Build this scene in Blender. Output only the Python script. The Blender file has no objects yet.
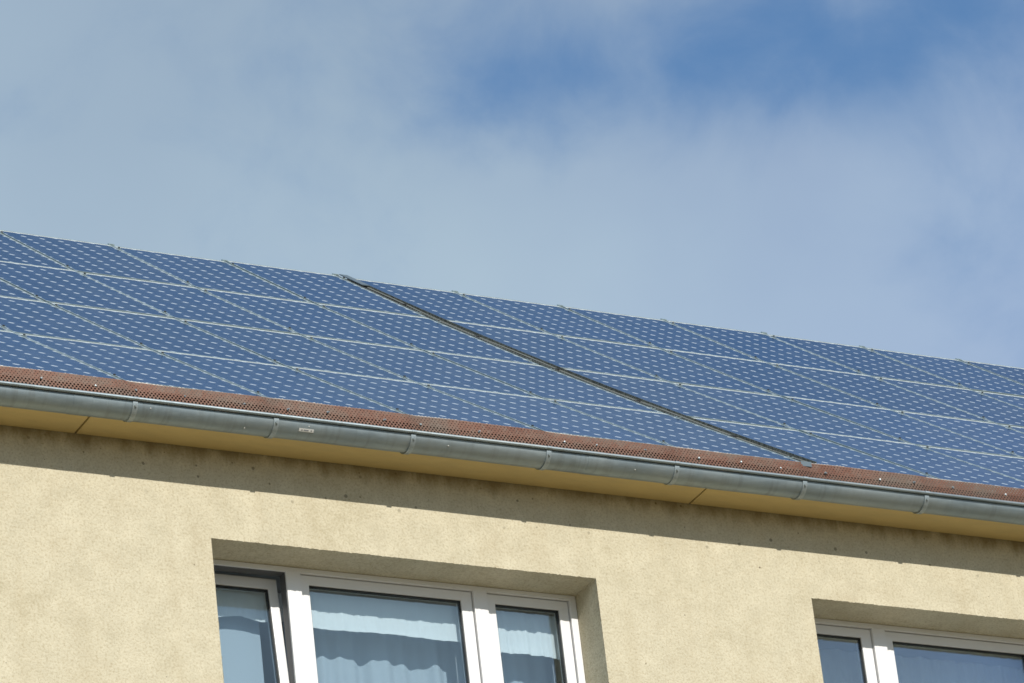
import bpy, bmesh, math, random
from mathutils import Vector, Matrix
R = math.radians
random.seed(7)
Z0 = 11.745                      # height of the lowest panel edge above the ground
S = bpy.context.scene
C = S.collection

# ------------------------------------------------------------------ camera
FPX, YAW, PITCH, ROLL = 4728.71, 0.544103, 0.433497, -0.119018
cam = bpy.data.cameras.new('camera')
cam.sensor_fit = 'HORIZONTAL'; cam.sensor_width = 36.0
cam.lens = FPX * 36.0 / 1024.0
cam.clip_start = 0.1; cam.clip_end = 2000
camo = bpy.data.objects.new('camera', cam); C.objects.link(camo); S.camera = camo
cy, sy, cp, sp = math.cos(YAW), math.sin(YAW), math.cos(PITCH), math.sin(PITCH)
f = Vector((sy * cp, cy * cp, sp)); r0 = Vector((cy, -sy, 0)); u0 = r0.cross(f)
rr = r0 * math.cos(ROLL) + u0 * math.sin(ROLL)
uu = -r0 * math.sin(ROLL) + u0 * math.cos(ROLL)
M = Matrix((rr, uu, -f)).transposed().to_4x4()
M.translation = Vector((-10.4722, -20.0386, -10.1450 + Z0))
camo.matrix_world = M

# ------------------------------------------------------------------ sun and sky
SUN = Vector((-0.03, -1.0, 0.63)).normalized()      # towards the sun
sl = bpy.data.lights.new('sun', 'SUN'); sl.energy = 4.2; sl.angle = R(0.5)
sl.color = (1.0, 0.95, 0.86)
so = bpy.data.objects.new('sun', sl); C.objects.link(so)
so.rotation_euler = SUN.to_track_quat('Z', 'Y').to_euler(); so.location = (0, -20, 30)

W = bpy.data.worlds.new('World'); S.world = W; W.use_nodes = True
nt = W.node_tree; nt.nodes.clear()
def wn(t, **k):
    n = nt.nodes.new(t)
    for a, b in k.items(): setattr(n, a, b)
    return n
out = wn('ShaderNodeOutputWorld')
sky = wn('ShaderNodeTexSky', sky_type='NISHITA', sun_disc=False)
sky.sun_elevation = math.asin(SUN.z); sky.sun_rotation = math.atan2(SUN.x, SUN.y)
sky.air_density = 1.0; sky.dust_density = 0.3; sky.ozone_density = 2.0
bg1 = wn('ShaderNodeBackground'); bg1.inputs[1].default_value = 0.13
hs = wn('ShaderNodeHueSaturation'); hs.inputs['Saturation'].default_value = 1.22
nt.links.new(sky.outputs[0], hs.inputs['Color']); nt.links.new(hs.outputs[0], bg1.inputs[0])
bg2 = wn('ShaderNodeBackground'); bg2.inputs[1].default_value = 1.0
mx = wn('ShaderNodeMixShader')
nt.links.new(bg1.outputs[0], mx.inputs[1]); nt.links.new(bg2.outputs[0], mx.inputs[2])
nt.links.new(mx.outputs[0], out.inputs[0])
tc = wn('ShaderNodeTexCoord')
def wmath(op, a, b=None, clamp=False):
    n = wn('ShaderNodeMath', operation=op, use_clamp=clamp)
    for i, v in enumerate((a, b)):
        if v is None: continue
        if isinstance(v, (int, float)): n.inputs[i].default_value = v
        else: nt.links.new(v, n.inputs[i])
    return n.outputs[0]
def wnoise(scale, detail, rough, off, dist=0.0):
    mp = wn('ShaderNodeMapping'); mp.inputs['Location'].default_value = off
    nt.links.new(tc.outputs['Generated'], mp.inputs[0])
    n = wn('ShaderNodeTexNoise'); n.inputs['Scale'].default_value = scale
    n.inputs['Detail'].default_value = detail; n.inputs['Roughness'].default_value = rough
    n.inputs['Distortion'].default_value = dist
    nt.links.new(mp.outputs[0], n.inputs[0]); return n.outputs[0]
def blob(d, ax, ay, tilt=0.0):
    """soft opening in the cloud layer round the sky direction d, half sizes ax, ay (radians)"""
    d = Vector(d).normalized(); e = Vector((d.y, -d.x, 0)).normalized(); g = e.cross(d)
    e2 = e * math.cos(tilt) + g * math.sin(tilt); g2 = -e * math.sin(tilt) + g * math.cos(tilt)
    def dot(v, s):
        n = wn('ShaderNodeVectorMath', operation='DOT_PRODUCT')
        n.inputs[1].default_value = v / s; nt.links.new(tc.outputs['Generated'], n.inputs[0])
        return n.outputs['Value']
    a, b = dot(e2, ax), dot(g2, ay)
    q = wmath('ADD', wmath('MULTIPLY', a, a), wmath('MULTIPLY', b, b))
    return wmath('POWER', 2.71828, wmath('MULTIPLY', q, -1.0))
def skydir(x, y):      # a spot of the sky, worked out once for the main view
    return f + rr * ((x - 512) / FPX) - uu * ((y - 341.5) / FPX)
n1 = wnoise(9.0, 6, 0.52, (3.1, 0.4, 1.7), 0.25)
n2 = wnoise(32.0, 8, 0.56, (7.1, 2.4, 0.3), 0.3)
nz = wmath('ADD', wmath('MULTIPLY', wmath('SUBTRACT', n1, 0.5), 1.0), wmath('MULTIPLY', wmath('SUBTRACT', n2, 0.5), 0.85))
opening = wmath('MULTIPLY', blob(skydir(590, 90), 0.038, 0.015, -0.12), 0.62)
opening = wmath('ADD', opening, wmath('MULTIPLY', blob(skydir(830, 20), 0.046, 0.018, -0.1), 0.60))
opening = wmath('ADD', opening, wmath('MULTIPLY', blob(skydir(1060, 190), 0.036, 0.060, 0.0), 0.44))
opening = wmath('ADD', opening, wmath('MULTIPLY', blob(Vector((0.47, 0.66, 0.66)), 0.60, 0.13, 0.0), 0.85))  # unseen opening added so the panels reflect bluer sky
dens = wmath('ADD', wmath('SUBTRACT', 1.02, opening), wmath('MULTIPLY', nz, 1.2))
cr = wn('ShaderNodeValToRGB'); cr.color_ramp.interpolation = 'EASE'
cr.color_ramp.elements[0].position = 0.0; cr.color_ramp.elements[0].color = (0.10, 0.10, 0.10, 1)
cr.color_ramp.elements[1].position = 0.95; cr.color_ramp.elements[1].color = (0.93, 0.93, 0.93, 1)
nt.links.new(dens, cr.inputs[0]); nt.links.new(cr.outputs[0], mx.inputs[0])
cc = wn('ShaderNodeValToRGB')          # the cloud sheet: brighter low down, greyer higher up
cc.color_ramp.elements[0].position = 0.0; cc.color_ramp.elements[0].color = (0.455, 0.58, 0.68, 1)
cc.color_ramp.elements[1].position = 1.0; cc.color_ramp.elements[1].color = (0.335, 0.44, 0.555, 1)
sz = wn('ShaderNodeSeparateXYZ'); nt.links.new(tc.outputs['Generated'], sz.inputs[0])
n3 = wnoise(7.0, 5, 0.5, (0.0, 5.2, 2.9), 0.0)
el = wmath('MULTIPLY', wmath('SUBTRACT', sz.outputs[2], 0.415), 11.0)
el = wmath('ADD', el, wmath('MULTIPLY', wmath('SUBTRACT', n3, 0.5), 1.6), True)
nt.links.new(el, cc.inputs[0])
# thinner, more lavender cloud towards the east
lav = wn('ShaderNodeMix', data_type='RGBA', blend_type='MULTIPLY')
lav.inputs[7].default_value = (0.80, 0.82, 0.98, 1)
nt.links.new(wmath('ADD', wmath('MULTIPLY', wmath('SUBTRACT', sz.outputs[0], 0.46), 9.0), wmath('MULTIPLY', wmath('SUBTRACT', n3, 0.5), 1.5), True), lav.inputs[0])
nt.links.new(cc.outputs[0], lav.inputs[6]); nt.links.new(lav.outputs[2], bg2.inputs[0])

S.cycles.pixel_filter_type = 'BLACKMAN_HARRIS'; S.cycles.filter_width = 1.6
S.view_settings.view_transform = 'Standard'; S.view_settings.look = 'None'
S.view_settings.gamma = 1.0; S.view_settings.exposure = 0.0; S.view_settings.use_curve_mapping = False

# ------------------------------------------------------------------ materials
class NM:
    """small helper round a Principled material"""
    def __init__(s, name, col=(.5, .5, .5), rough=.5, metal=0.0, spec=0.5):
        s.m = bpy.data.materials.new(name); s.m.use_nodes = True
        s.t = s.m.node_tree; s.b = s.t.nodes['Principled BSDF']; s.o = s.t.nodes['Material Output']
        s.b.inputs['Base Color'].default_value = (*col, 1); s.b.inputs['Roughness'].default_value = rough
        s.b.inputs['Metallic'].default_value = metal; s.b.inputs['Specular IOR Level'].default_value = spec
    def n(s, t, **k):
        n = s.t.nodes.new(t)
        for a, b in k.items(): setattr(n, a, b)
        return n
    def l(s, a, b): s.t.links.new(a, b)
    def co(s, kind='Object'):
        if not hasattr(s, '_tc'): s._tc = s.n('ShaderNodeTexCoord')
        return s._tc.outputs[kind]
    def noise(s, scale, detail=4, rough=.5, vec=None, dist=0.0, stretch=None):
        n = s.n('ShaderNodeTexNoise'); n.inputs['Scale'].default_value = scale
        n.inputs['Detail'].default_value = detail; n.inputs['Roughness'].default_value = rough
        n.inputs['Distortion'].default_value = dist
        v = vec or s.co()
        if stretch:
            mp = s.n('ShaderNodeMapping'); mp.inputs['Scale'].default_value = stretch
            s.l(v, mp.inputs[0]); v = mp.outputs[0]
        s.l(v, n.inputs['Vector']); return n.outputs[0]
    def math(s, op, a, b=None, c=None, clamp=False):
        n = s.n('ShaderNodeMath', operation=op, use_clamp=clamp)
        for i, v in enumerate((a, b, c)):
            if v is None: continue
            if isinstance(v, (int, float)): n.inputs[i].default_value = v
            else: s.l(v, n.inputs[i])
        return n.outputs[0]
    def ramp(s, fac, stops, interp='LINEAR'):
        n = s.n('ShaderNodeValToRGB'); cr = n.color_ramp; cr.interpolation = interp
        while len(cr.elements) < len(stops): cr.elements.new(0.5)
        for e, (p, c) in zip(cr.elements, stops):
            e.position = p; e.color = (*c, 1) if len(c) == 3 else c
        s.l(fac, n.inputs[0]); return n.outputs[0]
    def mix(s, fac, a, b, blend='MIX'):
        n = s.n('ShaderNodeMix', data_type='RGBA', blend_type=blend)
        for sock, v in ((0, fac), (6, a), (7, b)):
            if isinstance(v, (int, float)): n.inputs[sock].default_value = v
            elif isinstance(v, tuple): n.inputs[sock].default_value = (*v, 1)
            else: s.l(v, n.inputs[sock])
        return n.outputs[2]
    def base(s, c): s.l(c, s.b.inputs['Base Color'])
    def bump(s, h, strength=.3, dist=.01):
        n = s.n('ShaderNodeBump'); n.inputs['Strength'].default_value = strength
        n.inputs['Distance'].default_value = dist
        s.l(h, n.inputs['Height']); s.l(n.outputs[0], s.b.inputs['Normal'])

def g3(v): return (v, v, v)

# plaster: rough cream render, mottled, a few pits
P = NM('plaster', rough=.95, spec=.15)
big = P.noise(1.3, 5, .6, dist=.4); mid = P.noise(7, 7, .75); fine = P.noise(80, 4, .75)
c = P.ramp(big, [(.28, (.48, .425, .295)), (.52, (.540, .492, .365)), (.75, (.495, .42, .285))])
c = P.mix(P.ramp(mid, [(.38, g3(0)), (.66, g3(1))]), c, (.64, .585, .44))
c = P.mix(P.ramp(fine, [(.32, g3(.75)), (.50, g3(0))]), c, (.37, .305, .19))
c = P.mix(P.ramp(fine, [(.50, g3(0)), (.70, g3(.55))]), c, (.66, .615, .475))
streak = P.noise(1.0, 5, .6, stretch=(7, 7, .6))
c = P.mix(P.ramp(streak, [(.50, g3(0)), (.75, g3(.32))]), c, (.47, .40, .265))
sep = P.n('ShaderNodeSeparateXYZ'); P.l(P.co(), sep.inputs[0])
flat = P.n('ShaderNodeCombineXYZ'); P.l(sep.outputs[0], flat.inputs[0]); P.l(sep.outputs[2], flat.inputs[1])
# insect holes under the eave, and brown dirt deepened to paint in its shade
dz = P.math('SUBTRACT', sep.outputs[2], Z0 - .30)
band = P.ramp(P.math('MULTIPLY', P.math('ABSOLUTE', dz), 5.5), [(.3, g3(1)), (.95, g3(0))])
vor = P.n('ShaderNodeTexVoronoi', voronoi_dimensions='2D'); vor.inputs['Scale'].default_value = 9.5; P.l(flat.outputs[0], vor.inputs['Vector'])
vs = P.n('ShaderNodeSeparateColor'); P.l(vor.outputs['Color'], vs.inputs[0])
dotr = P.math('SUBTRACT', P.math('SUBTRACT', P.math('MULTIPLY', vs.outputs[0], .24), .135), vor.outputs['Distance'])
spots = P.math('MULTIPLY', P.ramp(P.math('MULTIPLY', dotr, 30, clamp=True), [(0.0, g3(0)), (.35, g3(1))]), band)
vor2 = P.n('ShaderNodeTexVoronoi', voronoi_dimensions='2D'); vor2.inputs['Scale'].default_value = 3.2; P.l(flat.outputs[0], vor2.inputs['Vector'])
vs2 = P.n('ShaderNodeSeparateColor'); P.l(vor2.outputs['Color'], vs2.inputs[0])
dot2 = P.math('SUBTRACT', P.math('SUBTRACT', P.math('MULTIPLY', vs2.outputs[1], .10), .077), vor2.outputs['Distance'])
spots2 = P.ramp(P.math('MULTIPLY', dot2, 60, clamp=True), [(0.0, g3(0)), (.3, g3(.8))])
c = P.mix(P.math('MULTIPLY', spots, .6), c, (.10, .085, .06))
c = P.mix(spots2, c, (.12, .09, .06))
grime_shade = P.math('ADD', P.math('MULTIPLY', P.math('SUBTRACT', sep.outputs[2], Z0 - .262), 9.0), P.math('MULTIPLY', P.math('SUBTRACT', P.noise(1.0, 6, .65, stretch=(9, 9, 3)), .5), 2.6))
c = P.mix(P.ramp(grime_shade, [(.15, g3(0)), (1.0, g3(.78))]), c, (.23, .18, .095))  # streaky dirt tone that also paints the shade below the soffit into the plaster
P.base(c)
hh = P.math('ADD', P.math('MULTIPLY', fine, 1.0), P.math('MULTIPLY', P.noise(38, 4, .6), .9))
P.bump(hh, .55, .006)

SF = NM('soffit_paint', rough=.8, spec=.2)
SF.base(SF.mix(SF.ramp(SF.noise(5, 6, .65, stretch=(1, 4, 4)), [(.4, g3(0)), (.75, g3(.7))]),
               SF.mix(SF.ramp(SF.noise(60, 3, .6), [(.6, g3(0)), (.75, g3(.5))]), (.66, .52, .25), (.56, .42, .20)), (.56, .45, .23)))
WOOD = NM('dark_wood', (.05, .04, .03), .9)

# weathered zinc
ZN = NM('zinc', rough=.5, metal=.72)
za = ZN.noise(6, 5, .6, stretch=(.5, 2, 2)); zb = ZN.noise(45, 4, .6, stretch=(.4, 1, 1))
zc = ZN.ramp(za, [(.3, (.22, .275, .31)), (.7, (.31, .375, .41))])
zc = ZN.mix(ZN.ramp(zb, [(.5, g3(0)), (.8, g3(.35))]), zc, (.38, .43, .44))
zd = ZN.noise(1.0, 6, .7, stretch=(22, 2, 2.5))
zc = ZN.mix(ZN.ramp(zd, [(.50, g3(0)), (.72, g3(.6))]), zc, (.17, .19, .19))
zc = ZN.mix(ZN.ramp(ZN.noise(1.6, 5, .6), [(.45, g3(0)), (.65, g3(.45))]), zc, (.36, .40, .40))
ZN.base(zc)
ZN.l(ZN.ramp(zb, [(.3, g3(.50)), (.7, g3(.64))]), ZN.b.inputs['Roughness'])
ZL = NM('galvanised_strap', (.58, .64, .66), .5, .55)
ZL.base(ZL.mix(ZL.ramp(ZL.noise(60, 4), [(.4, g3(0)), (.7, g3(.6))]), (.36, .42, .45), (.24, .28, .30)))
STICK = NM('sticker_paper', (.62, .62, .60), .6)
STICKG = NM('sticker_print', (.22, .23, .25), .6)

# perforated copper-brown guard with round holes, staggered rows
GD = NM('perforated_sheet', rough=.55, metal=.25)
uv = GD.n('ShaderNodeUVMap'); us = GD.n('ShaderNodeSeparateXYZ'); GD.l(uv.outputs[0], us.inputs[0])
px, pz = .0205, .0125
row = GD.math('DIVIDE', us.outputs[1], pz)
rf = GD.math('FLOOR', row)
par = GD.math('MULTIPLY', GD.math('MODULO', rf, 2), .5)
hu = GD.math('MULTIPLY', GD.math('SUBTRACT', GD.math('FRACT', GD.math('ADD', GD.math('DIVIDE', us.outputs[0], px), par)), .5), px)
hv = GD.math('MULTIPLY', GD.math('SUBTRACT', GD.math('FRACT', row), .5), pz)
hd = GD.math('SQRT', GD.math('ADD', GD.math('MULTIPLY', hu, hu), GD.math('MULTIPLY', hv, hv)))
hole = GD.math('LESS_THAN', hd, GD.math('ADD', .0030, GD.math('MULTIPLY', GD.math('LESS_THAN', us.outputs[1], .0745), .0025)))
ga = GD.noise(3.0, 6, .7, stretch=(1, 1, 2)); gb = GD.noise(30, 3, .6)
gc = GD.ramp(ga, [(.3, (.125, .048, .028)), (.48, (.155, .070, .044)), (.66, (.135, .098, .075))])
gc = GD.mix(GD.ramp(gb, [(.45, g3(0)), (.75, g3(.5))]), gc, (.19, .15, .12))
GD.base(gc)
tr = GD.n('ShaderNodeBsdfTransparent'); ms = GD.n('ShaderNodeMixShader')
GD.l(hole, ms.inputs[0]); GD.l(GD.b.outputs[0], ms.inputs[1]); GD.l(tr.outputs[0], ms.inputs[2]); GD.l(ms.outputs[0], GD.o.inputs[0])
TIP = NM('cut_wire', (.62, .60, .55), .4, .5)

# clay tiles
TL = NM('clay_tile', rough=.85, spec=.2)
TL.base(TL.mix(TL.ramp(TL.noise(3, 5, .6), [(.35, g3(0)), (.7, g3(1))]),
               TL.ramp(TL.noise(25, 4, .6), [(.3, (.20, .075, .045)), (.7, (.30, .12, .07))]), (.16, .09, .06)))

# aluminium
AL = NM('anodised_aluminium', (.78, .80, .78), .38, .55)
AL.base(AL.mix(AL.ramp(AL.noise(9, 4, .6), [(.4, g3(0)), (.75, g3(.6))]), (.40, .49, .50), (.30, .37, .37)))
DK = NM('dark_bolt', (.05, .05, .05), .5, .3)

# solar cells : 6 x 12 pseudo-square cells on a white backsheet under glass
CL = NM('solar_laminate', rough=.12, spec=.18)
cs = CL.n('ShaderNodeSeparateXYZ'); CL.l(CL.co(), cs.inputs[0])
CP, MU, CPV, MV = .1308, .0116, .1268, .0292
cu = CL.math('DIVIDE', CL.math('SUBTRACT', cs.outputs[0], MU), CP)
cv = CL.math('DIVIDE', CL.math('SUBTRACT', cs.outputs[1], MV), CPV)
fu = CL.math('MULTIPLY', CL.math('ABSOLUTE', CL.math('SUBTRACT', CL.math('FRACT', cu), .5)), CP)
fv = CL.math('MULTIPLY', CL.math('ABSOLUTE', CL.math('SUBTRACT', CL.math('FRACT', cv), .5)), CPV)
sq = CL.math('MAXIMUM', CL.math('GREATER_THAN', fu, .0640), CL.math('GREATER_THAN', fv, .0622))
dia = CL.math('GREATER_THAN', CL.math('ADD', fu, fv), .1288 - .0240)
outc = CL.math('MAXIMUM', CL.math('GREATER_THAN', CL.math('ABSOLUTE', CL.math('SUBTRACT', cu, 3.0)), 3.0),
               CL.math('GREATER_THAN', CL.math('ABSOLUTE', CL.math('SUBTRACT', cv, 6.0)), 6.0))
white = CL.math('MAXIMUM', dia, outc)
# bus bars (two per cell, running across the slope)
bb = CL.math('LESS_THAN', CL.math('ABSOLUTE', CL.math('SUBTRACT', fv, .031)), .0012)
oi = CL.n('ShaderNodeObjectInfo')
cellc = CL.mix(CL.math('MULTIPLY', CL.noise(2.5, 3), .9), (.004, .023, .074), (.007, .035, .102))
cellc = CL.mix(CL.math('MULTIPLY', oi.outputs['Random'], .5), cellc, (.014, .052, .145))
cellc = CL.mix(CL.math('MULTIPLY', bb, .35), cellc, (.35, .42, .50))
wnz = CL.n('ShaderNodeTexWhiteNoise', noise_dimensions='3D'); cmb = CL.n('ShaderNodeCombineXYZ')
CL.l(CL.math('FLOOR', cu), cmb.inputs[0]); CL.l(CL.math('FLOOR', cv), cmb.inputs[1]); CL.l(oi.outputs['Random'], cmb.inputs[2]); CL.l(cmb.outputs[0], wnz.inputs['Vector'])
cellc = CL.mix(CL.math('MULTIPLY', wnz.outputs['Value'], .35), cellc, (.020, .045, .085))
col = CL.mix(CL.math('MULTIPLY', sq, .28), cellc, (.45, .55, .70))
col = CL.mix(dia, col, (.50, .56, .61))
col = CL.mix(outc, col, (.80, .82, .82))
col = CL.mix(CL.ramp(CL.noise(1.0, 5, .6, stretch=(9, 1.2, 1)), [(.45, g3(0)), (.75, g3(.10))]), col, (.32, .36, .40))
sp_ = CL.ramp(CL.noise(34, 2, .5), [(.775, g3(0)), (.80, g3(.55))])
col = CL.mix(sp_, col, (.30, .20, .13))
CL.base(col)
CL.l(CL.math('ADD', CL.math('MULTIPLY', CL.noise(3, 4), .12), .12), CL.b.inputs['Roughness'])
BS = NM('backsheet', (.7, .7, .7), .7)
CBL = NM('cable_rubber', (.03, .03, .032), .6)
CBG = NM('cable_grey', (.17, .18, .165), .6)
CT = NM('galvanised_tray', rough=.5, metal=.6)
CT.base(CT.mix(CT.ramp(CT.noise(70, 3, .7), [(.42, g3(0)), (.6, g3(1))]), (.36, .36, .30), (.12, .12, .10)))
CTP = NM('grey_blue_plate', (.13, .17, .20), .5, .3)

# window parts
PVC = NM('white_pvc', (.80, .80, .81), .35)
PVC.base(PVC.mix(PVC.ramp(PVC.noise(4, 5, .6), [(.5, g3(0)), (.8, g3(.3))]), (.80, .80, .81), (.72, .72, .70)))
GSK = NM('black_gasket', (.03, .03, .03), .6)
SEAL = NM('rebate_seal', (.10, .10, .105), .6)
STL = NM('steel', (.45, .45, .45), .35, .9)
GL = NM('window_glass', rough=.02)
gt = GL.n('ShaderNodeBsdfTransparent'); gt.inputs[0].default_value = (.905, .955, .978, 1)
gg = GL.n('ShaderNodeBsdfGlossy'); gg.inputs['Roughness'].default_value = .02; gg.inputs[0].default_value = (.9, .95, 1, 1)
lw = GL.n('ShaderNodeFresnel'); lw.inputs[0].default_value = 1.5
gm = GL.n('ShaderNodeMixShader')
GL.l(GL.math('MULTIPLY', lw.outputs[0], 1.45, clamp=True), gm.inputs[0]); GL.l(gt.outputs[0], gm.inputs[1]); GL.l(gg.outputs[0], gm.inputs[2]); GL.l(gm.outputs[0], GL.o.inputs[0])
def cloth(name, col, trans, clear):
    K = NM(name, col, .9, 0, .1)
    a = K.n('ShaderNodeBsdfTranslucent'); a.inputs[0].default_value = (*col, 1)
    m1 = K.n('ShaderNodeMixShader'); m1.inputs[0].default_value = trans
    K.l(K.b.outputs[0], m1.inputs[1]); K.l(a.outputs[0], m1.inputs[2])
    t = K.n('ShaderNodeBsdfTransparent'); m2 = K.n('ShaderNodeMixShader'); m2.inputs[0].default_value = clear
    K.l(m1.outputs[0], m2.inputs[1]); K.l(t.outputs[0], m2.inputs[2]); K.l(m2.outputs[0], K.o.inputs[0])
    K.bump(K.noise(350, 2, .5), .15, .001)
    return K
VAL = cloth('valance_cloth', (.90, .91, .91), .25, .02)
SHR = cloth('sheer_cloth', (.62, .70, .78), .35, .10)
SHR2 = cloth('net_cloth', (.93, .93, .90), .40, .04)
ROOM = NM('room_paint', (.45, .43, .40), .9)
FLR = NM('room_floor', (.18, .12, .08), .6)
GRD = NM('ground_surface', rough=.95, spec=.2)
GRD.base(GRD.mix(GRD.ramp(GRD.noise(.08, 6, .6), [(.4, g3(0)), (.6, g3(1))]),
                 GRD.ramp(GRD.noise(6, 6, .7), [(.3, (.10, .085, .035)), (.7, (.17, .14, .06))]),
                 GRD.ramp(GRD.noise(30, 5, .7), [(.3, (.19, .145, .085)), (.7, (.29, .225, .14))])))

# ------------------------------------------------------------------ helpers
def link(name, me, mat, parent=None):
    o = bpy.data.objects.new(name, me); C.objects.link(o)
    for m in (mat if isinstance(mat, (list, tuple)) else [mat]): me.materials.append(m.m)
    if parent: o.parent = parent
    return o
def tag(o, label=None, cat=None, group=None, kind=None):
    for k, v in (('label', label), ('category', cat), ('group', group), ('kind', kind)):
        if v: o[k] = v
    return o
def empty(name, loc=(0, 0, 0)):
    o = bpy.data.objects.new(name, None); C.objects.link(o); o.location = loc; o.empty_display_size = .1; return o
def done(bm, name, smooth=False, keep=False):
    if not keep: bmesh.ops.recalc_face_normals(bm, faces=bm.faces)
    me = bpy.data.meshes.new(name); bm.to_mesh(me); bm.free()
    if smooth:
        for p in me.polygons: p.use_smooth = True
    return me
def box(bm, x0, x1, y0, y1, z0, z1, bev=0.0, mat=0):
    v = [bm.verts.new((x, y, z)) for x in (x0, x1) for y in (y0, y1) for z in (z0, z1)]
    fs = [bm.faces.new([v[i] for i in q]) for q in ((0, 1, 3, 2), (4, 6, 7, 5), (0, 4, 5, 1), (2, 3, 7, 6), (0, 2, 6, 4), (1, 5, 7, 3))]
    for q in fs: q.material_index = mat
    if bev:
        es = list({e for q in fs for e in q.edges})
        bmesh.ops.bevel(bm, geom=es, offset=bev, segments=2, affect='EDGES', profile=.6)
def sweep(bm, prof, x0, x1, closed=True, mat=0, xs=None):
    """profile [(y,z)] swept along x"""
    xs = xs or [x0, x1]
    rings = [[bm.verts.new((x, y, z)) for y, z in prof] for x in xs]
    n = len(prof)
    for a, b in zip(rings, rings[1:]):
        for i in range(n if closed else n - 1):
            bm.faces.new((a[i], a[(i + 1) % n], b[(i + 1) % n], b[i])).material_index = mat
    if closed:
        bm.faces.new(rings[0]).material_index = mat; bm.faces.new(rings[-1][::-1]).material_index = mat
def tube(bm, pts, rad, seg=8):
    rings = []
    for i, p in enumerate(pts):
        p = Vector(p); d = (Vector(pts[min(i + 1, len(pts) - 1)]) - Vector(pts[max(i - 1, 0)])).normalized()
        a = d.orthogonal().normalized() if abs(d.x) > .9 else d.cross(Vector((1, 0, 0))).normalized(); b = d.cross(a)
        rings.append([bm.verts.new(p + a * rad * math.cos(k * 2 * math.pi / seg) + b * rad * math.sin(k * 2 * math.pi / seg)) for k in range(seg)])
    for a, b in zip(rings, rings[1:]):
        for k in range(seg): bm.faces.new((a[k], a[(k + 1) % seg], b[(k + 1) % seg], b[k]))
    bm.faces.new(rings[0]); bm.faces.new(rings[-1][::-1])
def ringframe(bm, x0, x1, z0, z1, w, y0, y1, bev=.003, wt=None, wl=None):
    """rectangular frame in the xz plane made of four mitred bars"""
    wt = wt or w; wl = wl or w
    o = [(x0, z0), (x1, z0), (x1, z1), (x0, z1)]; i = [(x0 + wl, z0 + w), (x1 - w, z0 + w), (x1 - w, z1 - wt), (x0 + wl, z1 - wt)]
    V = {}
    for k in range(4):
        for nm, q in (('o', o), ('i', i)):
            for yy, ys in ((0, y0), (1, y1)): V[nm, k, yy] = bm.verts.new((q[k][0], ys, q[k][1]))
    fr = []
    for k in range(4):
        j = (k + 1) % 4
        fr.append(bm.faces.new((V['o', k, 0], V['o', j, 0], V['i', j, 0], V['i', k, 0])))
        bm.faces.new((V['o', k, 1], V['i', k, 1], V['i', j, 1], V['o', j, 1]))
        bm.faces.new((V['o', k, 0], V['o', k, 1], V['o', j, 1], V['o', j, 0]))
        bm.faces.new((V['i', k, 0], V['i', j, 0], V['i', j, 1], V['i', k, 1]))
    if bev:
        bm.normal_update()
        es = [e for e in {e for q in fr for e in q.edges} if len(e.link_faces) == 2 and not all(q in fr for q in e.link_faces)]
        bmesh.ops.bevel(bm, geom=es, offset=bev, segments=2, affect='EDGES', profile=.6)

# ------------------------------------------------------------------ ground
bm = bmesh.new()
vs_ = [bm.verts.new(q) for q in ((-600, -600, 0), (600, -600, 0), (600, 600, 0), (-600, 600, 0))]; bm.faces.new(vs_)
tag(link('ground', done(bm, 'ground'), GRD), kind='structure')

# ------------------------------------------------------------------ building
XL, XR, DEPTH = -9.0, 16.0, 9.75
ZJ = Z0 - .166                    # top of wall at the soffit
bld = tag(empty('apartment_building', (3, 0, 0)), 'cream rendered apartment building under a roof covered with solar panels', 'building')
inv = Matrix.Translation((-3, 0, 0))
def part(name, me, mat, parent=None):
    o = link(name, me, mat, parent or bld)
    if o.parent is bld: o.location = (-3, 0, 0)
    return o

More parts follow.
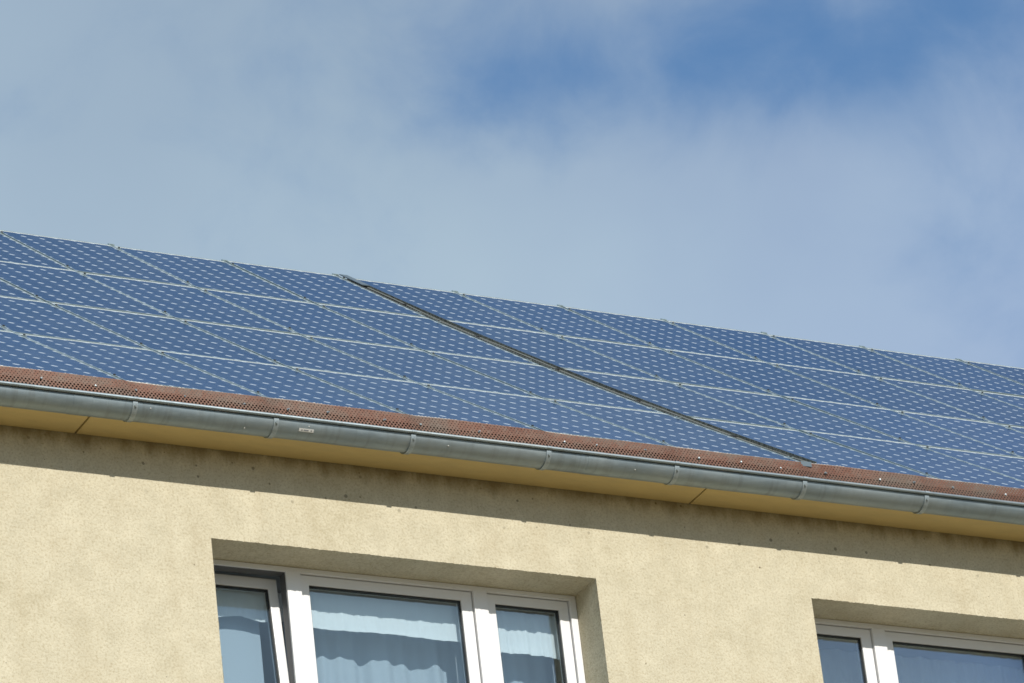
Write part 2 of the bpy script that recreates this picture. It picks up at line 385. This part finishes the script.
FY = .23                         # depth of the window frame behind the wall face
wins = [dict(x0=-.285, x1=1.998, head=Z0 - .672, bot=Z0 - 2.09), dict(x0=3.369, x1=5.652, head=Z0 - .654, bot=Z0 - 2.075)]
bm = bmesh.new()
rnd = random.Random(3)
def jit(n, amp):
    a = [rnd.uniform(-1, 1) for _ in range(n)]
    a = [(.6 * a[max(i - 1, 0)] + 2 * a[i]) / 2.6 * amp * (1.0 if rnd.random() < .35 else .35) for i in range(n)]
    a[0] = a[-1] = 0; return a
def rect(x0, x1, z0, z1, y=0.0): bm.faces.new([bm.verts.new(q) for q in ((x0, y, z0), (x1, y, z0), (x1, y, z1), (x0, y, z1))])
xs = [XL] + [v for w in wins for v in (w['x0'], w['x1'])] + [XR]
for k in (0, 2, 4): rect(xs[k], xs[k + 1], 0, ZJ + .05)
for w in wins:
    x0, x1, h, b = w['x0'], w['x1'], w['head'], w['bot']
    n = 260
    hx = [x0 + (x1 - x0) * i / n for i in range(n + 1)]; hj = jit(n + 1, .0042)
    top = [bm.verts.new((x0, 0, ZJ + .05)), bm.verts.new((x1, 0, ZJ + .05))]
    edge = [bm.verts.new((x, 0, h + d)) for x, d in zip(hx, hj)]
    bm.faces.new([top[0], *edge, top[1]])
    mid_ = [bm.verts.new((x, .012, h - .0005)) for x in hx]; back = [bm.verts.new((x, .32, h - .012)) for x in hx]
    for i in range(n):
        bm.faces.new((edge[i], mid_[i], mid_[i + 1], edge[i + 1])); bm.faces.new((mid_[i], back[i], back[i + 1], mid_[i + 1]))
    rect(x0, x1, 0, b)
    m = 150
    for xx, dx in ((x0, 0), (x1, 0)):
        jz = jit(m + 1, .004)
        a = [bm.verts.new((xx + jz[i] * (1 if xx == x1 else -1), 0, h + (b - h) * i / m)) for i in range(m + 1)]
        c_ = [bm.verts.new((xx + dx, .32, h + (b - h) * i / m)) for i in range(m + 1)]
        d_ = [bm.verts.new((xx, .012, h + (b - h) * i / m)) for i in range(m + 1)]
        for i in range(m): bm.faces.new((a[i], d_[i], d_[i + 1], a[i + 1])); bm.faces.new((d_[i], c_[i], c_[i + 1], d_[i + 1]))
    bm.faces.new([bm.verts.new(q) for q in ((x0, 0, b), (x1, 0, b), (x1, .32, b), (x0, .32, b))])
# gable ends and back wall
rect(XL, XR, 0, ZJ + .05, DEPTH)
for xx in (XL, XR):
    bm.faces.new([bm.verts.new(q) for q in ((xx, 0, 0), (xx, DEPTH, 0), (xx, DEPTH, ZJ + .05), (xx, DEPTH / 2, ZJ + 3.4), (xx, 0, ZJ + .05))])
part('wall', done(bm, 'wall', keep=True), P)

# soffit boards with open joints
bm = bmesh.new()
edges = [XL, -4.675, -1.010, 2.655, 6.320, 9.985, 13.65, XR]
for a, b in zip(edges, edges[1:]):
    bm = bmesh.new()
    prof = [(-.004, ZJ), (-.265, ZJ + .016), (-.265, ZJ + .036), (-.004, ZJ + .020)]
    sweep(bm, prof, a + .006, b - .006)
    part('soffit_board', done(bm, 'soffit_board'), SF)
bm = bmesh.new(); box(bm, XL, XR, -.225, -.20, ZJ + .040, Z0 - .105); box(bm, XL, XR, -.19, -.01, ZJ + .05, ZJ + .06)
part('fascia', done(bm, 'fascia'), WOOD)

# roof : tiles as a moulded surface under the panels
TH = R(35.2507); ct, st = math.cos(TH), math.sin(TH)
YB = -.22
def sag(v): return .0043 * (v - 3.2) ** 2 + .0088          # the old roof sags a little between eave and ridge
def rp(x, v, n):
    n += sag(v); v -= .0099
    return (x, YB + v * ct - n * st, Z0 + v * st + n * ct)
TN = -.105; VT = 6.12
def tilez(x, v):
    h = .016 * abs(math.sin(math.pi * x / .225)) ** .8
    return TN + h - .018 * ((v + .07) % .34) / .34
bm = bmesh.new()
nx = int((XR - XL + .5) / .045); xsx = [XL - .25 + (XR - XL + .5) * i / nx for i in range(nx + 1)]
vv = []
k = -.045
while k < VT:
    vv += [k, k + .335]; k += .34
prev = None
for v in vv:
    ring = [bm.verts.new(rp(x, min(v, VT), tilez(x, v + .0001 if (v + .07) % .34 < .1 else v - .0001))) for x in xsx]
    if prev:
        for i in range(nx): bm.faces.new((prev[i], prev[i + 1], ring[i + 1], ring[i]))
    prev = ring
_, yR, zR = rp(0, VT, TN - .01)
yb = 2 * yR + .35
b1 = [bm.verts.new((XL - .25, yR, zR)), bm.verts.new((XR + .25, yR, zR)), bm.verts.new((XR + .25, yb, Z0 - .11)), bm.verts.new((XL - .25, yb, Z0 - .11))]
bm.faces.new(b1)
roof = part('roof', done(bm, 'roof', keep=True), TL)
bm = bmesh.new()
x = XL - .2
while x < XR:
    pr = [(yR + .10 * math.cos(a), zR + .004 + .055 * math.sin(a)) for a in [math.pi * k / 8 for k in range(9)]]
    sweep(bm, pr, x, x + .37); x += .372
part('ridge_tiles', done(bm, 'ridge_tiles'), TL, roof)

# gutter
GY, GZ, GR = -.280, Z0 - .115, .075
def arc(rad, a0, a1, n): return [(GY + rad * math.cos(R(a0 + (a1 - a0) * i / n)), GZ + rad * math.sin(R(a0 + (a1 - a0) * i / n))) for i in range(n + 1)]
bm = bmesh.new()
gx = [XL - .2 + (XR - XL + .4) * i / 60 for i in range(61)]
sweep(bm, arc(GR, 180, 360, 28) + arc(GR - .003, 360, 180, 28), 0, 0, xs=gx)
sweep(bm, [(GY - GR - .010, GZ + .0060), (GY - GR + .003, GZ + .0060), (GY - GR + .003, GZ + .0005), (GY - GR - .010, GZ + .0005)], XL - .2, XR + .2)
bead = [(GY - GR - .011 + .0092 * math.cos(R(a)), GZ + .003 + .0092 * math.sin(R(a))) for a in range(0, 360, 30)]
sweep(bm, bead, XL - .2, XR + .2)
for v_ in bm.verts: v_.co.z += .0014 * math.sin(v_.co.x * 1.9) + .0008 * math.sin(v_.co.x * 6.1 + 1)
gme = done(bm, 'gutter', True)
gut = part('gutter', gme, ZN)
bm = bmesh.new()
for xa, xb in ((-1.165, -1.060), (1.828, 1.94), (-4.2, -4.1), (4.83, 4.94), (7.8, 7.9)):
    bm = bmesh.new(); sweep(bm, arc(GR + .0016, 188, 300, 28) + arc(GR + .0002, 300, 188, 28), xa, xb)
    o = link('gutter_sleeve', done(bm, 'gutter_sleeve'), ZN, gut)
bm = bmesh.new()
w_ = .014
sweep(bm, arc(GR + .0062, 186, 330, 24) + arc(GR + .0003, 330, 186, 24), -w_, w_)
hook = [(GY - GR - .011 + .0112 * math.cos(R(a)), GZ + .003 + .0112 * math.sin(R(a))) for a in range(20, 215, 15)]
hook += [(GY - GR - .011 + .0094 * math.cos(R(a)), GZ + .003 + .0094 * math.sin(R(a))) for a in range(215, 19, -15)]
sweep(bm, hook, -w_, w_)
tube(bm, [(0, GY - GR * .93 - .006, GZ - .030), (0, GY - GR * .93 - .013, GZ - .033)], .006)
strap = done(bm, 'bracket')
bx = [-.828, -.031, .768, 1.582, 2.375, 3.191, 3.991]
bx = [bx[0] - .8 * k for k in range(9, 0, -1)] + bx + [bx[-1] + .8 * k for k in range(1, 14)]
for i, x in enumerate(bx):
    o = bpy.data.objects.new('bracket', strap); C.objects.link(o); o.parent = gut; o.location = (x, 0, 0)
    if i == 0: strap.materials.append(ZL.m)
# sticker on the gutter
bm = bmesh.new()
sweep(bm, arc(GR + .0012, 213, 226, 4) + arc(GR + .0002, 226, 213, 4), .105, .190)
for xa, xb in ((.118, .126), (.132, .160), (.172, .180)): sweep(bm, arc(GR + .0018, 217, 222, 2) + arc(GR + .0013, 222, 217, 2), xa, xb, mat=1)
link('sticker', done(bm, 'sticker'), [STICK, STICKG], gut)
# specks of whitewash / droppings on the gutter
for x, a in ((-.74, 205), (.98, 214), (.16, 203), (2.12, 222), (-.2, 240)):
    bm = bmesh.new()
    bmesh.ops.create_uvsphere(bm, u_segments=8, v_segments=5, radius=.0035, matrix=Matrix.Translation((x, GY + GR * 1.0 * math.cos(R(a)), GZ + GR * math.sin(R(a)))))
    link('dropping', done(bm, 'dropping', True), STICK, gut)

# perforated guard between gutter and panels
rg = random.Random(11)
bm = bmesh.new(); uvl = bm.loops.layers.uv.new('UVMap')
prof = [(-.270, Z0 - .090), (-.266, Z0 - .030), (-.258, Z0 + .039)]
ds = [0]
for a, b in zip(prof, prof[1:]): ds.append(ds[-1] + math.hypot(b[0] - a[0], b[1] - a[1]))
n = 500; rings = []
for i in range(n + 1):
    x = XL + (XR - XL) * i / n
    wob = .003 * math.sin(x * 2.1) + .0025 * math.sin(x * 5.3 + 1) + .0015 * math.sin(x * 13.1)
    pj = ((x + 50.03) % .82) * .009
    rings.append([bm.verts.new((x, y - pj + (wob if k else 0), z + (wob * 1.2 if k == 2 else 0) + (0 if k else 0))) for k, (y, z) in enumerate(prof)])
for i in range(n):
    for k in range(2):
        q = bm.faces.new((rings[i][k], rings[i + 1][k], rings[i + 1][k + 1], rings[i][k + 1]))
        for lp, (a, b) in zip(q.loops, ((i, k), (i + 1, k), (i + 1, k + 1), (i, k + 1))):
            lp[uvl].uv = (XL + (XR - XL) * a / n + 20, ds[b])
guard = part('eave_guard', done(bm, 'eave_guard', True, keep=True), GD)
bm = bmesh.new(); ring = []
for i in range(int((XR - XL) / .01025)):
    x = XL + i * .01025
    wob = .003 * math.sin(x * 2.1) + .0025 * math.sin(x * 5.3 + 1) + .0015 * math.sin(x * 13.1)
    h_ = .0012 + (.0042 * rg.uniform(.1, 1.0) if i % 2 else 0)
    z = Z0 + .0395 + wob * 1.2; y = -.2570 + wob
    ring.append([bm.verts.new(q) for q in ((x, y, z - .004), (x, y, z + h_), (x, y + .0015, z + h_), (x, y + .0015, z - .004))])
for p_, q_ in zip(ring, ring[1:]):
    for k in range(4): bm.faces.new((p_[k], p_[(k + 1) % 4], q_[(k + 1) % 4], q_[k]))
link('cut_edge', done(bm, 'cut_edge'), TIP, guard)
bm = bmesh.new(); box(bm, XL, XR, -.252, -.246, Z0 - .089, Z0 + .000)  # dark strip added behind the guard so its holes look shaded
link('shade_strip', done(bm, 'shade_strip'), WOOD, guard)
scr = [-1.6, -1.3, -1.002, -.775, -.502, -.165, .09, .322, .654, .869, 1.22, 1.739, 1.937, 2.241, 2.581, 2.85, 3.103, 3.398, 3.755, 3.984, 4.244, 4.6, 4.85, 5.2]
bm = bmesh.new()
bmesh.ops.create_cone(bm, cap_ends=True, segments=12, radius1=.0075, radius2=.005, depth=.005, matrix=Matrix.Rotation(R(90), 4, 'X'))
bmesh.ops.create_cone(bm, cap_ends=True, segments=6, radius1=.0045, radius2=.0045, depth=.008, matrix=Matrix.Translation((0, -.004, 0)) @ Matrix.Rotation(R(90), 4, 'X'))
sm = done(bm, 'screw'); sm.materials.append(ZL.m)
for i, x in enumerate(scr):
    o = bpy.data.objects.new('screw', sm); C.objects.link(o); o.parent = guard; o.location = (x, -.270, Z0 - .013 + rg.uniform(-.007, .007)); o.rotation_euler = (rg.uniform(-.35, .35), 0, rg.uniform(-.5, .5))

# ------------------------------------------------------------------ windows
def pane_obj(win, x0, x1, z0, z1, y):
    bm = bmesh.new(); box(bm, x0, x1, y, y + .004, z0, z1); link('pane', done(bm, 'pane'), GL, win)
def sash(win, x0, x1, z0, z1, y, px0, px1, pzt, tilt=None):
    """x/z extents of the sash; pane between px0..px1, top of pane pzt"""
    bm = bmesh.new()
    ringframe(bm, x0, x1, z0, z1, x1 - px1, y, y + .055, .004, wt=z1 - pzt, wl=px0 - x0)
    s_ = link('sash', done(bm, 'sash'), PVC, win)
    bm = bmesh.new(); w = x1 - px1
    ringframe(bm, px0 - .002, px1 + .002, z0 + w - .002, pzt + .002, .007, y + .010, y + .040, 0)
    g_ = link('gasket', done(bm, 'gasket'), GSK, win)
    bm = bmesh.new(); box(bm, px0 + .0045, px1 - .0045, y + .018, y + .022, z0 + w + .0045, pzt - .0045)
    p_ = link('pane', done(bm, 'pane'), GL, win)
    if tilt:
        Mt = Matrix.Translation((0, y + .05, z0)) @ Matrix.Rotation(-tilt, 4, 'X') @ Matrix.Translation((0, -y - .05, -z0))
        for q in (s_, g_, p_): q.data.transform(Mt)
    return s_
def window(w, mull, tilted):
    x0, x1, top, bot = w['x0'], w['x1'], w['head'] - .010, w['bot'] + .02
    win = empty('window', (0, 0, 0)); win.parent = bld; win.location = (-3, 0, 0)
    bm = bmesh.new()
    ringframe(bm, x0 + .002, x1 - .002, bot, top, .040, FY, FY + .07, .003, wt=.028)
    for a, b in mull: box(bm, a, b, FY - .001, FY + .069, bot + .035, top - .022, .003)
    link('frame', done(bm, 'frame'), PVC, win)
    if tilted == 0:                  # dark rebate seal round the open sash
        bm = bmesh.new(); ringframe(bm, x0 + .040, mull[0][0] + .002, bot + .036, top - .0265, .004, FY + .012, FY + .069, 0)
        link('seal', done(bm, 'seal'), SEAL, win)
    stop = top - .028
    cuts = [x0 + .042] + [v for m in mull for v in m] + [x1 - .042]
    for k in range(3):
        a, b = cuts[2 * k] + .004, cuts[2 * k + 1] - .004
        if tilted == k: sash(win, a, b, bot + .06, stop - .002, FY + .018, a + .060, b - .052, stop - .062, tilt=R(4.0))
        else: sash(win, a, b, bot + .06, stop - .004, FY + .016, a + .05, b - (.058 if k == 2 else .066), stop - .056)
    # sill
    bm = bmesh.new()
    sweep(bm, [(-.06, bot - .035), (.235, bot - .004), (.235, bot - .018), (-.052, bot - .048), (-.052, bot - .07), (-.06, bot - .07)], x0 - .03 + .032, x1 + .03 - .032)
    link('sill', done(bm, 'sill'), ZL, win)
    return win
w1 = window(wins[0], [(.250, .334), (1.364, 1.447)], 0)
w2 = window(wins[1], [(3.905, 3.990), (5.02, 5.103)], None)

# rooms behind
for k, w in enumerate(wins):
    bm = bmesh.new(); a, b = w['x0'] - .6, w['x1'] + .6; z0, z1 = Z0 - 2.95, Z0 - .42
    q = [(a, .33, z0), (b, .33, z0), (b, 4.5, z0), (a, 4.5, z0), (a, .33, z1), (b, .33, z1), (b, 4.5, z1), (a, 4.5, z1)]
    v = [bm.verts.new(p_) for p_ in q]
    for i, fc in enumerate(((0, 1, 2, 3), (4, 7, 6, 5), (1, 5, 6, 2), (2, 6, 7, 3), (0, 3, 7, 4))):
        bm.faces.new([v[j] for j in fc]).material_index = 1 if i == 0 else 0
    # inner face of the outer wall around the opening
    for (xa, xb, za, zb) in ((a, w['x0'], z0, z1), (w['x1'], b, z0, z1), (w['x0'], w['x1'], w['head'] - .012, z1), (w['x0'], w['x1'], z0, w['bot'])):
        bm.faces.new([bm.verts.new(p_) for p_ in ((xa, .33, za), (xb, .33, za), (xb, .33, zb), (xa, .33, zb))])
    part('room', done(bm, 'room', keep=True), [ROOM, FLR])

# curtains
def fabric(name, mat, x0, x1, z0, z1, y, amp, per, seed, label, cat, hem=None, drift=0.0, group=None):
    rn = random.Random(seed); ph = [rn.uniform(0, 6.28) for _ in range(6)]
    nx = max(24, int((x1 - x0) / .006)); nz = 22
    bm = bmesh.new(); gr = []
    for j in range(nz + 1):
        t = j / nz; row = []
        for i in range(nx + 1):
            x = x0 + (x1 - x0) * i / nx
            zz0 = z0 + (hem(x) if hem else 0)
            z = z1 + (zz0 - z1) * t
            xx = x + drift * t * math.sin(x * 9 + ph[0])
            k = 2 * math.pi / per
            yy = y + amp * (.55 + .45 * t) * (math.sin(k * xx + ph[1]) * .6 + math.sin(k * 1.73 * xx + ph[2] + .8 * t) * .35 + math.sin(k * 3.1 * xx + ph[3] - t) * .30) + .10 * amp * math.sin(14 * t + ph[4] + 3 * x)
            row.append(bm.verts.new((x, yy, z)))
        gr.append(row)
    for a, b in zip(gr, gr[1:]):
        for i in range(nx): bm.faces.new((a[i], a[i + 1], b[i + 1], b[i]))
    o = link(name, done(bm, name, True, keep=True), mat)
    return tag(o, label, cat, group)
fabric('valance', VAL, .30, 1.345, Z0 - .972, Z0 - .770, .325, .0045, .16, 2, 'white gathered valance strip across the top of the wide middle pane', 'valance',
       hem=lambda x: .004 * math.sin(x * 9))
fabric('valance', VAL, 1.46, 1.925, Z0 - 1.018, Z0 - .770, .325, .009, .13, 5, 'white valance strip with a sagging hem in the narrow right pane', 'valance',
       hem=lambda x: .012 * math.sin((x - 1.46) * 6.5) - .004)
fabric('valance', VAL, -.26, .30, Z0 - .925, Z0 - .76, .40, .006, .15, 9, 'shaded white valance behind the tilted left window sash', 'valance',
       hem=lambda x: .010 * math.sin(x * 19 + 1))
fabric('sheer_curtain', SHR, .33, 1.40, Z0 - 2.3, Z0 - .74, .485, .034, .30, 12, 'pale sheer curtain in soft folds behind the wide middle pane', 'curtain')
fabric('sheer_curtain', SHR, 1.52, 1.97, Z0 - 2.3, Z0 - .74, .485, .022, .30, 15, 'pale sheer curtain behind the narrow right pane of the larger window', 'curtain')
fabric('sheer_curtain', SHR, -.20, .19, Z0 - 2.3, Z0 - .80, .47, .006, .5, 21, 'flat pale sheer curtain behind the tilted left sash', 'curtain')
fabric('sheer_curtain', SHR2, 3.44, 5.60, Z0 - 2.3, Z0 - .722, .50, .032, .19, 33, 'long grey blue sheer curtain filling the right hand window', 'curtain')

# ------------------------------------------------------------------ solar panels
PW, PH, HP, WP, GAP = .808, 1.580, 1.600, .820, .0848
FD = .040
def panel_proto():
    root = empty('solar_panel')
    bm = bmesh.new(); lip = .009
    o = [(0, 0), (PW, 0), (PW, PH), (0, PH)]; i = [(lip, lip), (PW - lip, lip), (PW - lip, PH - lip), (lip, PH - lip)]
    T = [bm.verts.new((*q, 0)) for q in o]; I = [bm.verts.new((*q, 0)) for q in i]
    I2 = [bm.verts.new((*q, -.0025)) for q in i]; B = [bm.verts.new((*q, -FD)) for q in o]
    BI = [bm.verts.new((q[0] + (.02 if q[0] < .4 else -.02), q[1] + (.02 if q[1] < .8 else -.02), -FD)) for q in o]
    for k in range(4):
        j = (k + 1) % 4
        bm.faces.new((T[k], T[j], I[j], I[k])); bm.faces.new((I[k], I[j], I2[j], I2[k]))
        bm.faces.new((B[k], B[j], T[j], T[k])); bm.faces.new((BI[k], BI[j], B[j], B[k]))
    link('frame', done(bm, 'frame', keep=False), AL, root)
    bm = bmesh.new(); box(bm, lip - .004, PW - lip + .004, lip - .004, PH - lip + .004, -.0075, -.0026)
    link('laminate', done(bm, 'laminate'), CL, root)
    bm = bmesh.new()
    for v in (.16,):
        pass
    def clamp(v):
        b = bmesh.new(); box(b, PW + .0015, PW + .0105, v - .018, v + .018, -FD, -.001); box(b, PW - .006, PW + .018, v - .018, v + .018, .001, .004)
        me = done(b, 'clamp'); link('clamp', me, AL, root)
        b = bmesh.new(); bmesh.ops.create_cone(b, cap_ends=True, segments=10, radius1=.007, radius2=.007, depth=.008, matrix=Matrix.Translation((PW + .006, v, .007)))
        return me, done(b, 'bolt')
    cm, bmsh = clamp(.145)
    cl = [o_ for o_ in root.children if o_.name.startswith('clamp')][0]
    link('bolt', bmsh, DK, cl)
    c2 = cl.copy(); C.objects.link(c2); c2.parent = root; c2.location = (0, PH - .29, 0)
    b2 = cl.children[0].copy(); C.objects.link(b2); b2.parent = c2
    return root
def copy_tree(o, parent=None):
    c_ = o.copy(); C.objects.link(c_); c_.parent = parent
    for ch in list(o.children): copy_tree(ch, c_)
    return c_
ords = ['first', 'second', 'third', 'fourth', 'fifth', 'sixth', 'seventh', 'eighth', 'ninth', 'tenth', 'eleventh']
rows = ['top row', 'second row down', 'third row down', 'bottom row']
span = {0: (0, 11), 1: (-1, 10), 2: (-2, 9), 3: (-4, 7)}        # columns the photo shows, per row
proto = panel_proto(); first = True
rp_ = random.Random(5); toprow = []
for r_ in range(4):
    lo, hi = span[r_]
    for ci in range(lo, hi + 1):
        o = proto if first else copy_tree(proto)
        first = False
        right = ci >= 4
        x = ci * WP + .0015 + (GAP if right else 0)
        v = (3 - r_) * HP + .010
        o.location = rp(x, v, rp_.uniform(-.0015, .0015))
        o.rotation_euler = (TH + math.atan(.0086 * (v + .79 - 3.2)) + R(rp_.uniform(-.10, .10)), R(rp_.uniform(-.15, .15)), 0)
        o.scale = (1, .905 if r_ == 0 else 1.0, 1)
        if r_ == 0: toprow.append(o)
        n_ = (ci - 4) if right else (3 - ci)
        tag(o, 'blue solar panel in the %s, %s to the %s of the dark gap' % (rows[r_], ords[n_], 'right' if right else 'left'), 'solar panel', 'solar panels on the roof')

for o in toprow:                     # end clamps along the ridge
    bm = bmesh.new(); box(bm, PW - .014, PW + .024, PH - .012, PH + .020, -.012, .0045 + rp_.uniform(0, .004), .001)
    link('end_clamp', done(bm, 'end_clamp'), AL, o)

# mounting rails under the panels, one pair per row
for r_ in range(4):
    for nm, dv in (('lower', .155), ('upper', PH - .135)):
        bm = bmesh.new(); v0 = ((3 - r_) * HP + .01 + (dv if r_ else dv * .905))
        a = [rp(0, v0 - .02, -FD - .002)[1:], rp(0, v0 + .02, -FD - .002)[1:], rp(0, v0 + .02, -FD - .040)[1:], rp(0, v0 - .02, -FD - .040)[1:]]
        sweep(bm, a, -3.4, 10.1)
        tag(link('mounting_rail', done(bm, 'mounting_rail'), AL), 'aluminium rail crossing the dark gap under the %s, %s of its pair' % (rows[r_], nm), 'mounting rail', 'rails under the solar panels')

# cable tray in the gap between the two panel fields
GX0 = 4 * WP - .006; GX1 = GX0 + GAP + .012
ty = empty('cable_tray', rp((GX0 + GX1) / 2, 0, 0)); tag(ty, 'dark perforated cable tray running up the roof between the two panel fields', 'cable tray')
def tl(o): o.location = -Vector(ty.location); return o
VL = 4 * HP - .16
def slopebox(bm, x0, x1, v0, v1, n0, n1, steps=1, mat=0):
    vs = []
    for s_ in range(steps + 1):
        v = v0 + (v1 - v0) * s_ / steps
        vs.append([bm.verts.new(rp(*q)) for q in ((x0, v, n0), (x1, v, n0), (x1, v, n1), (x0, v, n1))])
    for a, b in zip(vs, vs[1:]):
        for k in range(4): bm.faces.new((a[k], a[(k + 1) % 4], b[(k + 1) % 4], b[k])).material_index = mat
    bm.faces.new(vs[0]); bm.faces.new(vs[-1][::-1])
bm = bmesh.new(); slopebox(bm, GX0 + .012, GX1 - .008, .02, VL, -.038, -.036, 40)
tl(link('tray_base', done(bm, 'tray_base'), CT, ty))
bm = bmesh.new(); slopebox(bm, GX0 + .010, GX0 + .012, .02, VL, -.038, .004, 40)
v = .05
while v < VL:       # folded tabs along the left rim
    slopebox(bm, GX0 + .012, GX0 + .020, v, v + .018, .002, .004); v += .034
tl(link('tray_side', done(bm, 'tray_side'), CT, ty))
bm = bmesh.new(); slopebox(bm, GX1 - .008, GX1 - .006, .02, VL, -.038, .012, 40)
tl(link('tray_side', done(bm, 'tray_side'), CT, ty))
rc = random.Random(8)
for k, (dx, n_, rad, mt) in enumerate(((.030, -.024, .007, CBL), (.046, -.022, .009, CBL), (.062, -.026, .006, CBL), (.074, -.020, .008, CBL), (.054, -.010, .006, CBL), (.084, -.008, .006, CBG))):
    ph = rc.uniform(0, 6); bm = bmesh.new()
    pts = [rp(GX0 + dx + .003 * math.sin(2.3 * q + ph) + .002 * math.sin(7 * q + ph), q, n_ + .003 * math.sin(3.1 * q + 2 * ph)) for q in [.03 + (VL - .1) * t / 60 for t in range(61)]]
    tube(bm, pts, rad, 6)
    tl(link('cable', done(bm, 'cable', True), mt, ty))
bm = bmesh.new()
for q in (.9, 2.05, 3.1, 4.2, 5.3): slopebox(bm, GX0 + .022, GX1 - .010, q, q + .012, -.008, .002)
tl(link('cable_tie', done(bm, 'cable_tie'), CBL, ty))
bm = bmesh.new(); slopebox(bm, GX0 + .035, GX1 - .002, VL - .34, VL + .02, .006, .012, 4); 
tl(link('cover_plate', done(bm, 'cover_plate'), CTP, ty))
bm = bmesh.new()
box(bm, GX0 - .028, GX0 + .040, -.268, -.264, Z0 + .014, Z0 + .043); box(bm, GX0 - .028, GX0 + .040, -.2575, -.20, Z0 + .043, Z0 + .046)
tl(link('end_plate', done(bm, 'end_plate'), CTP, ty))
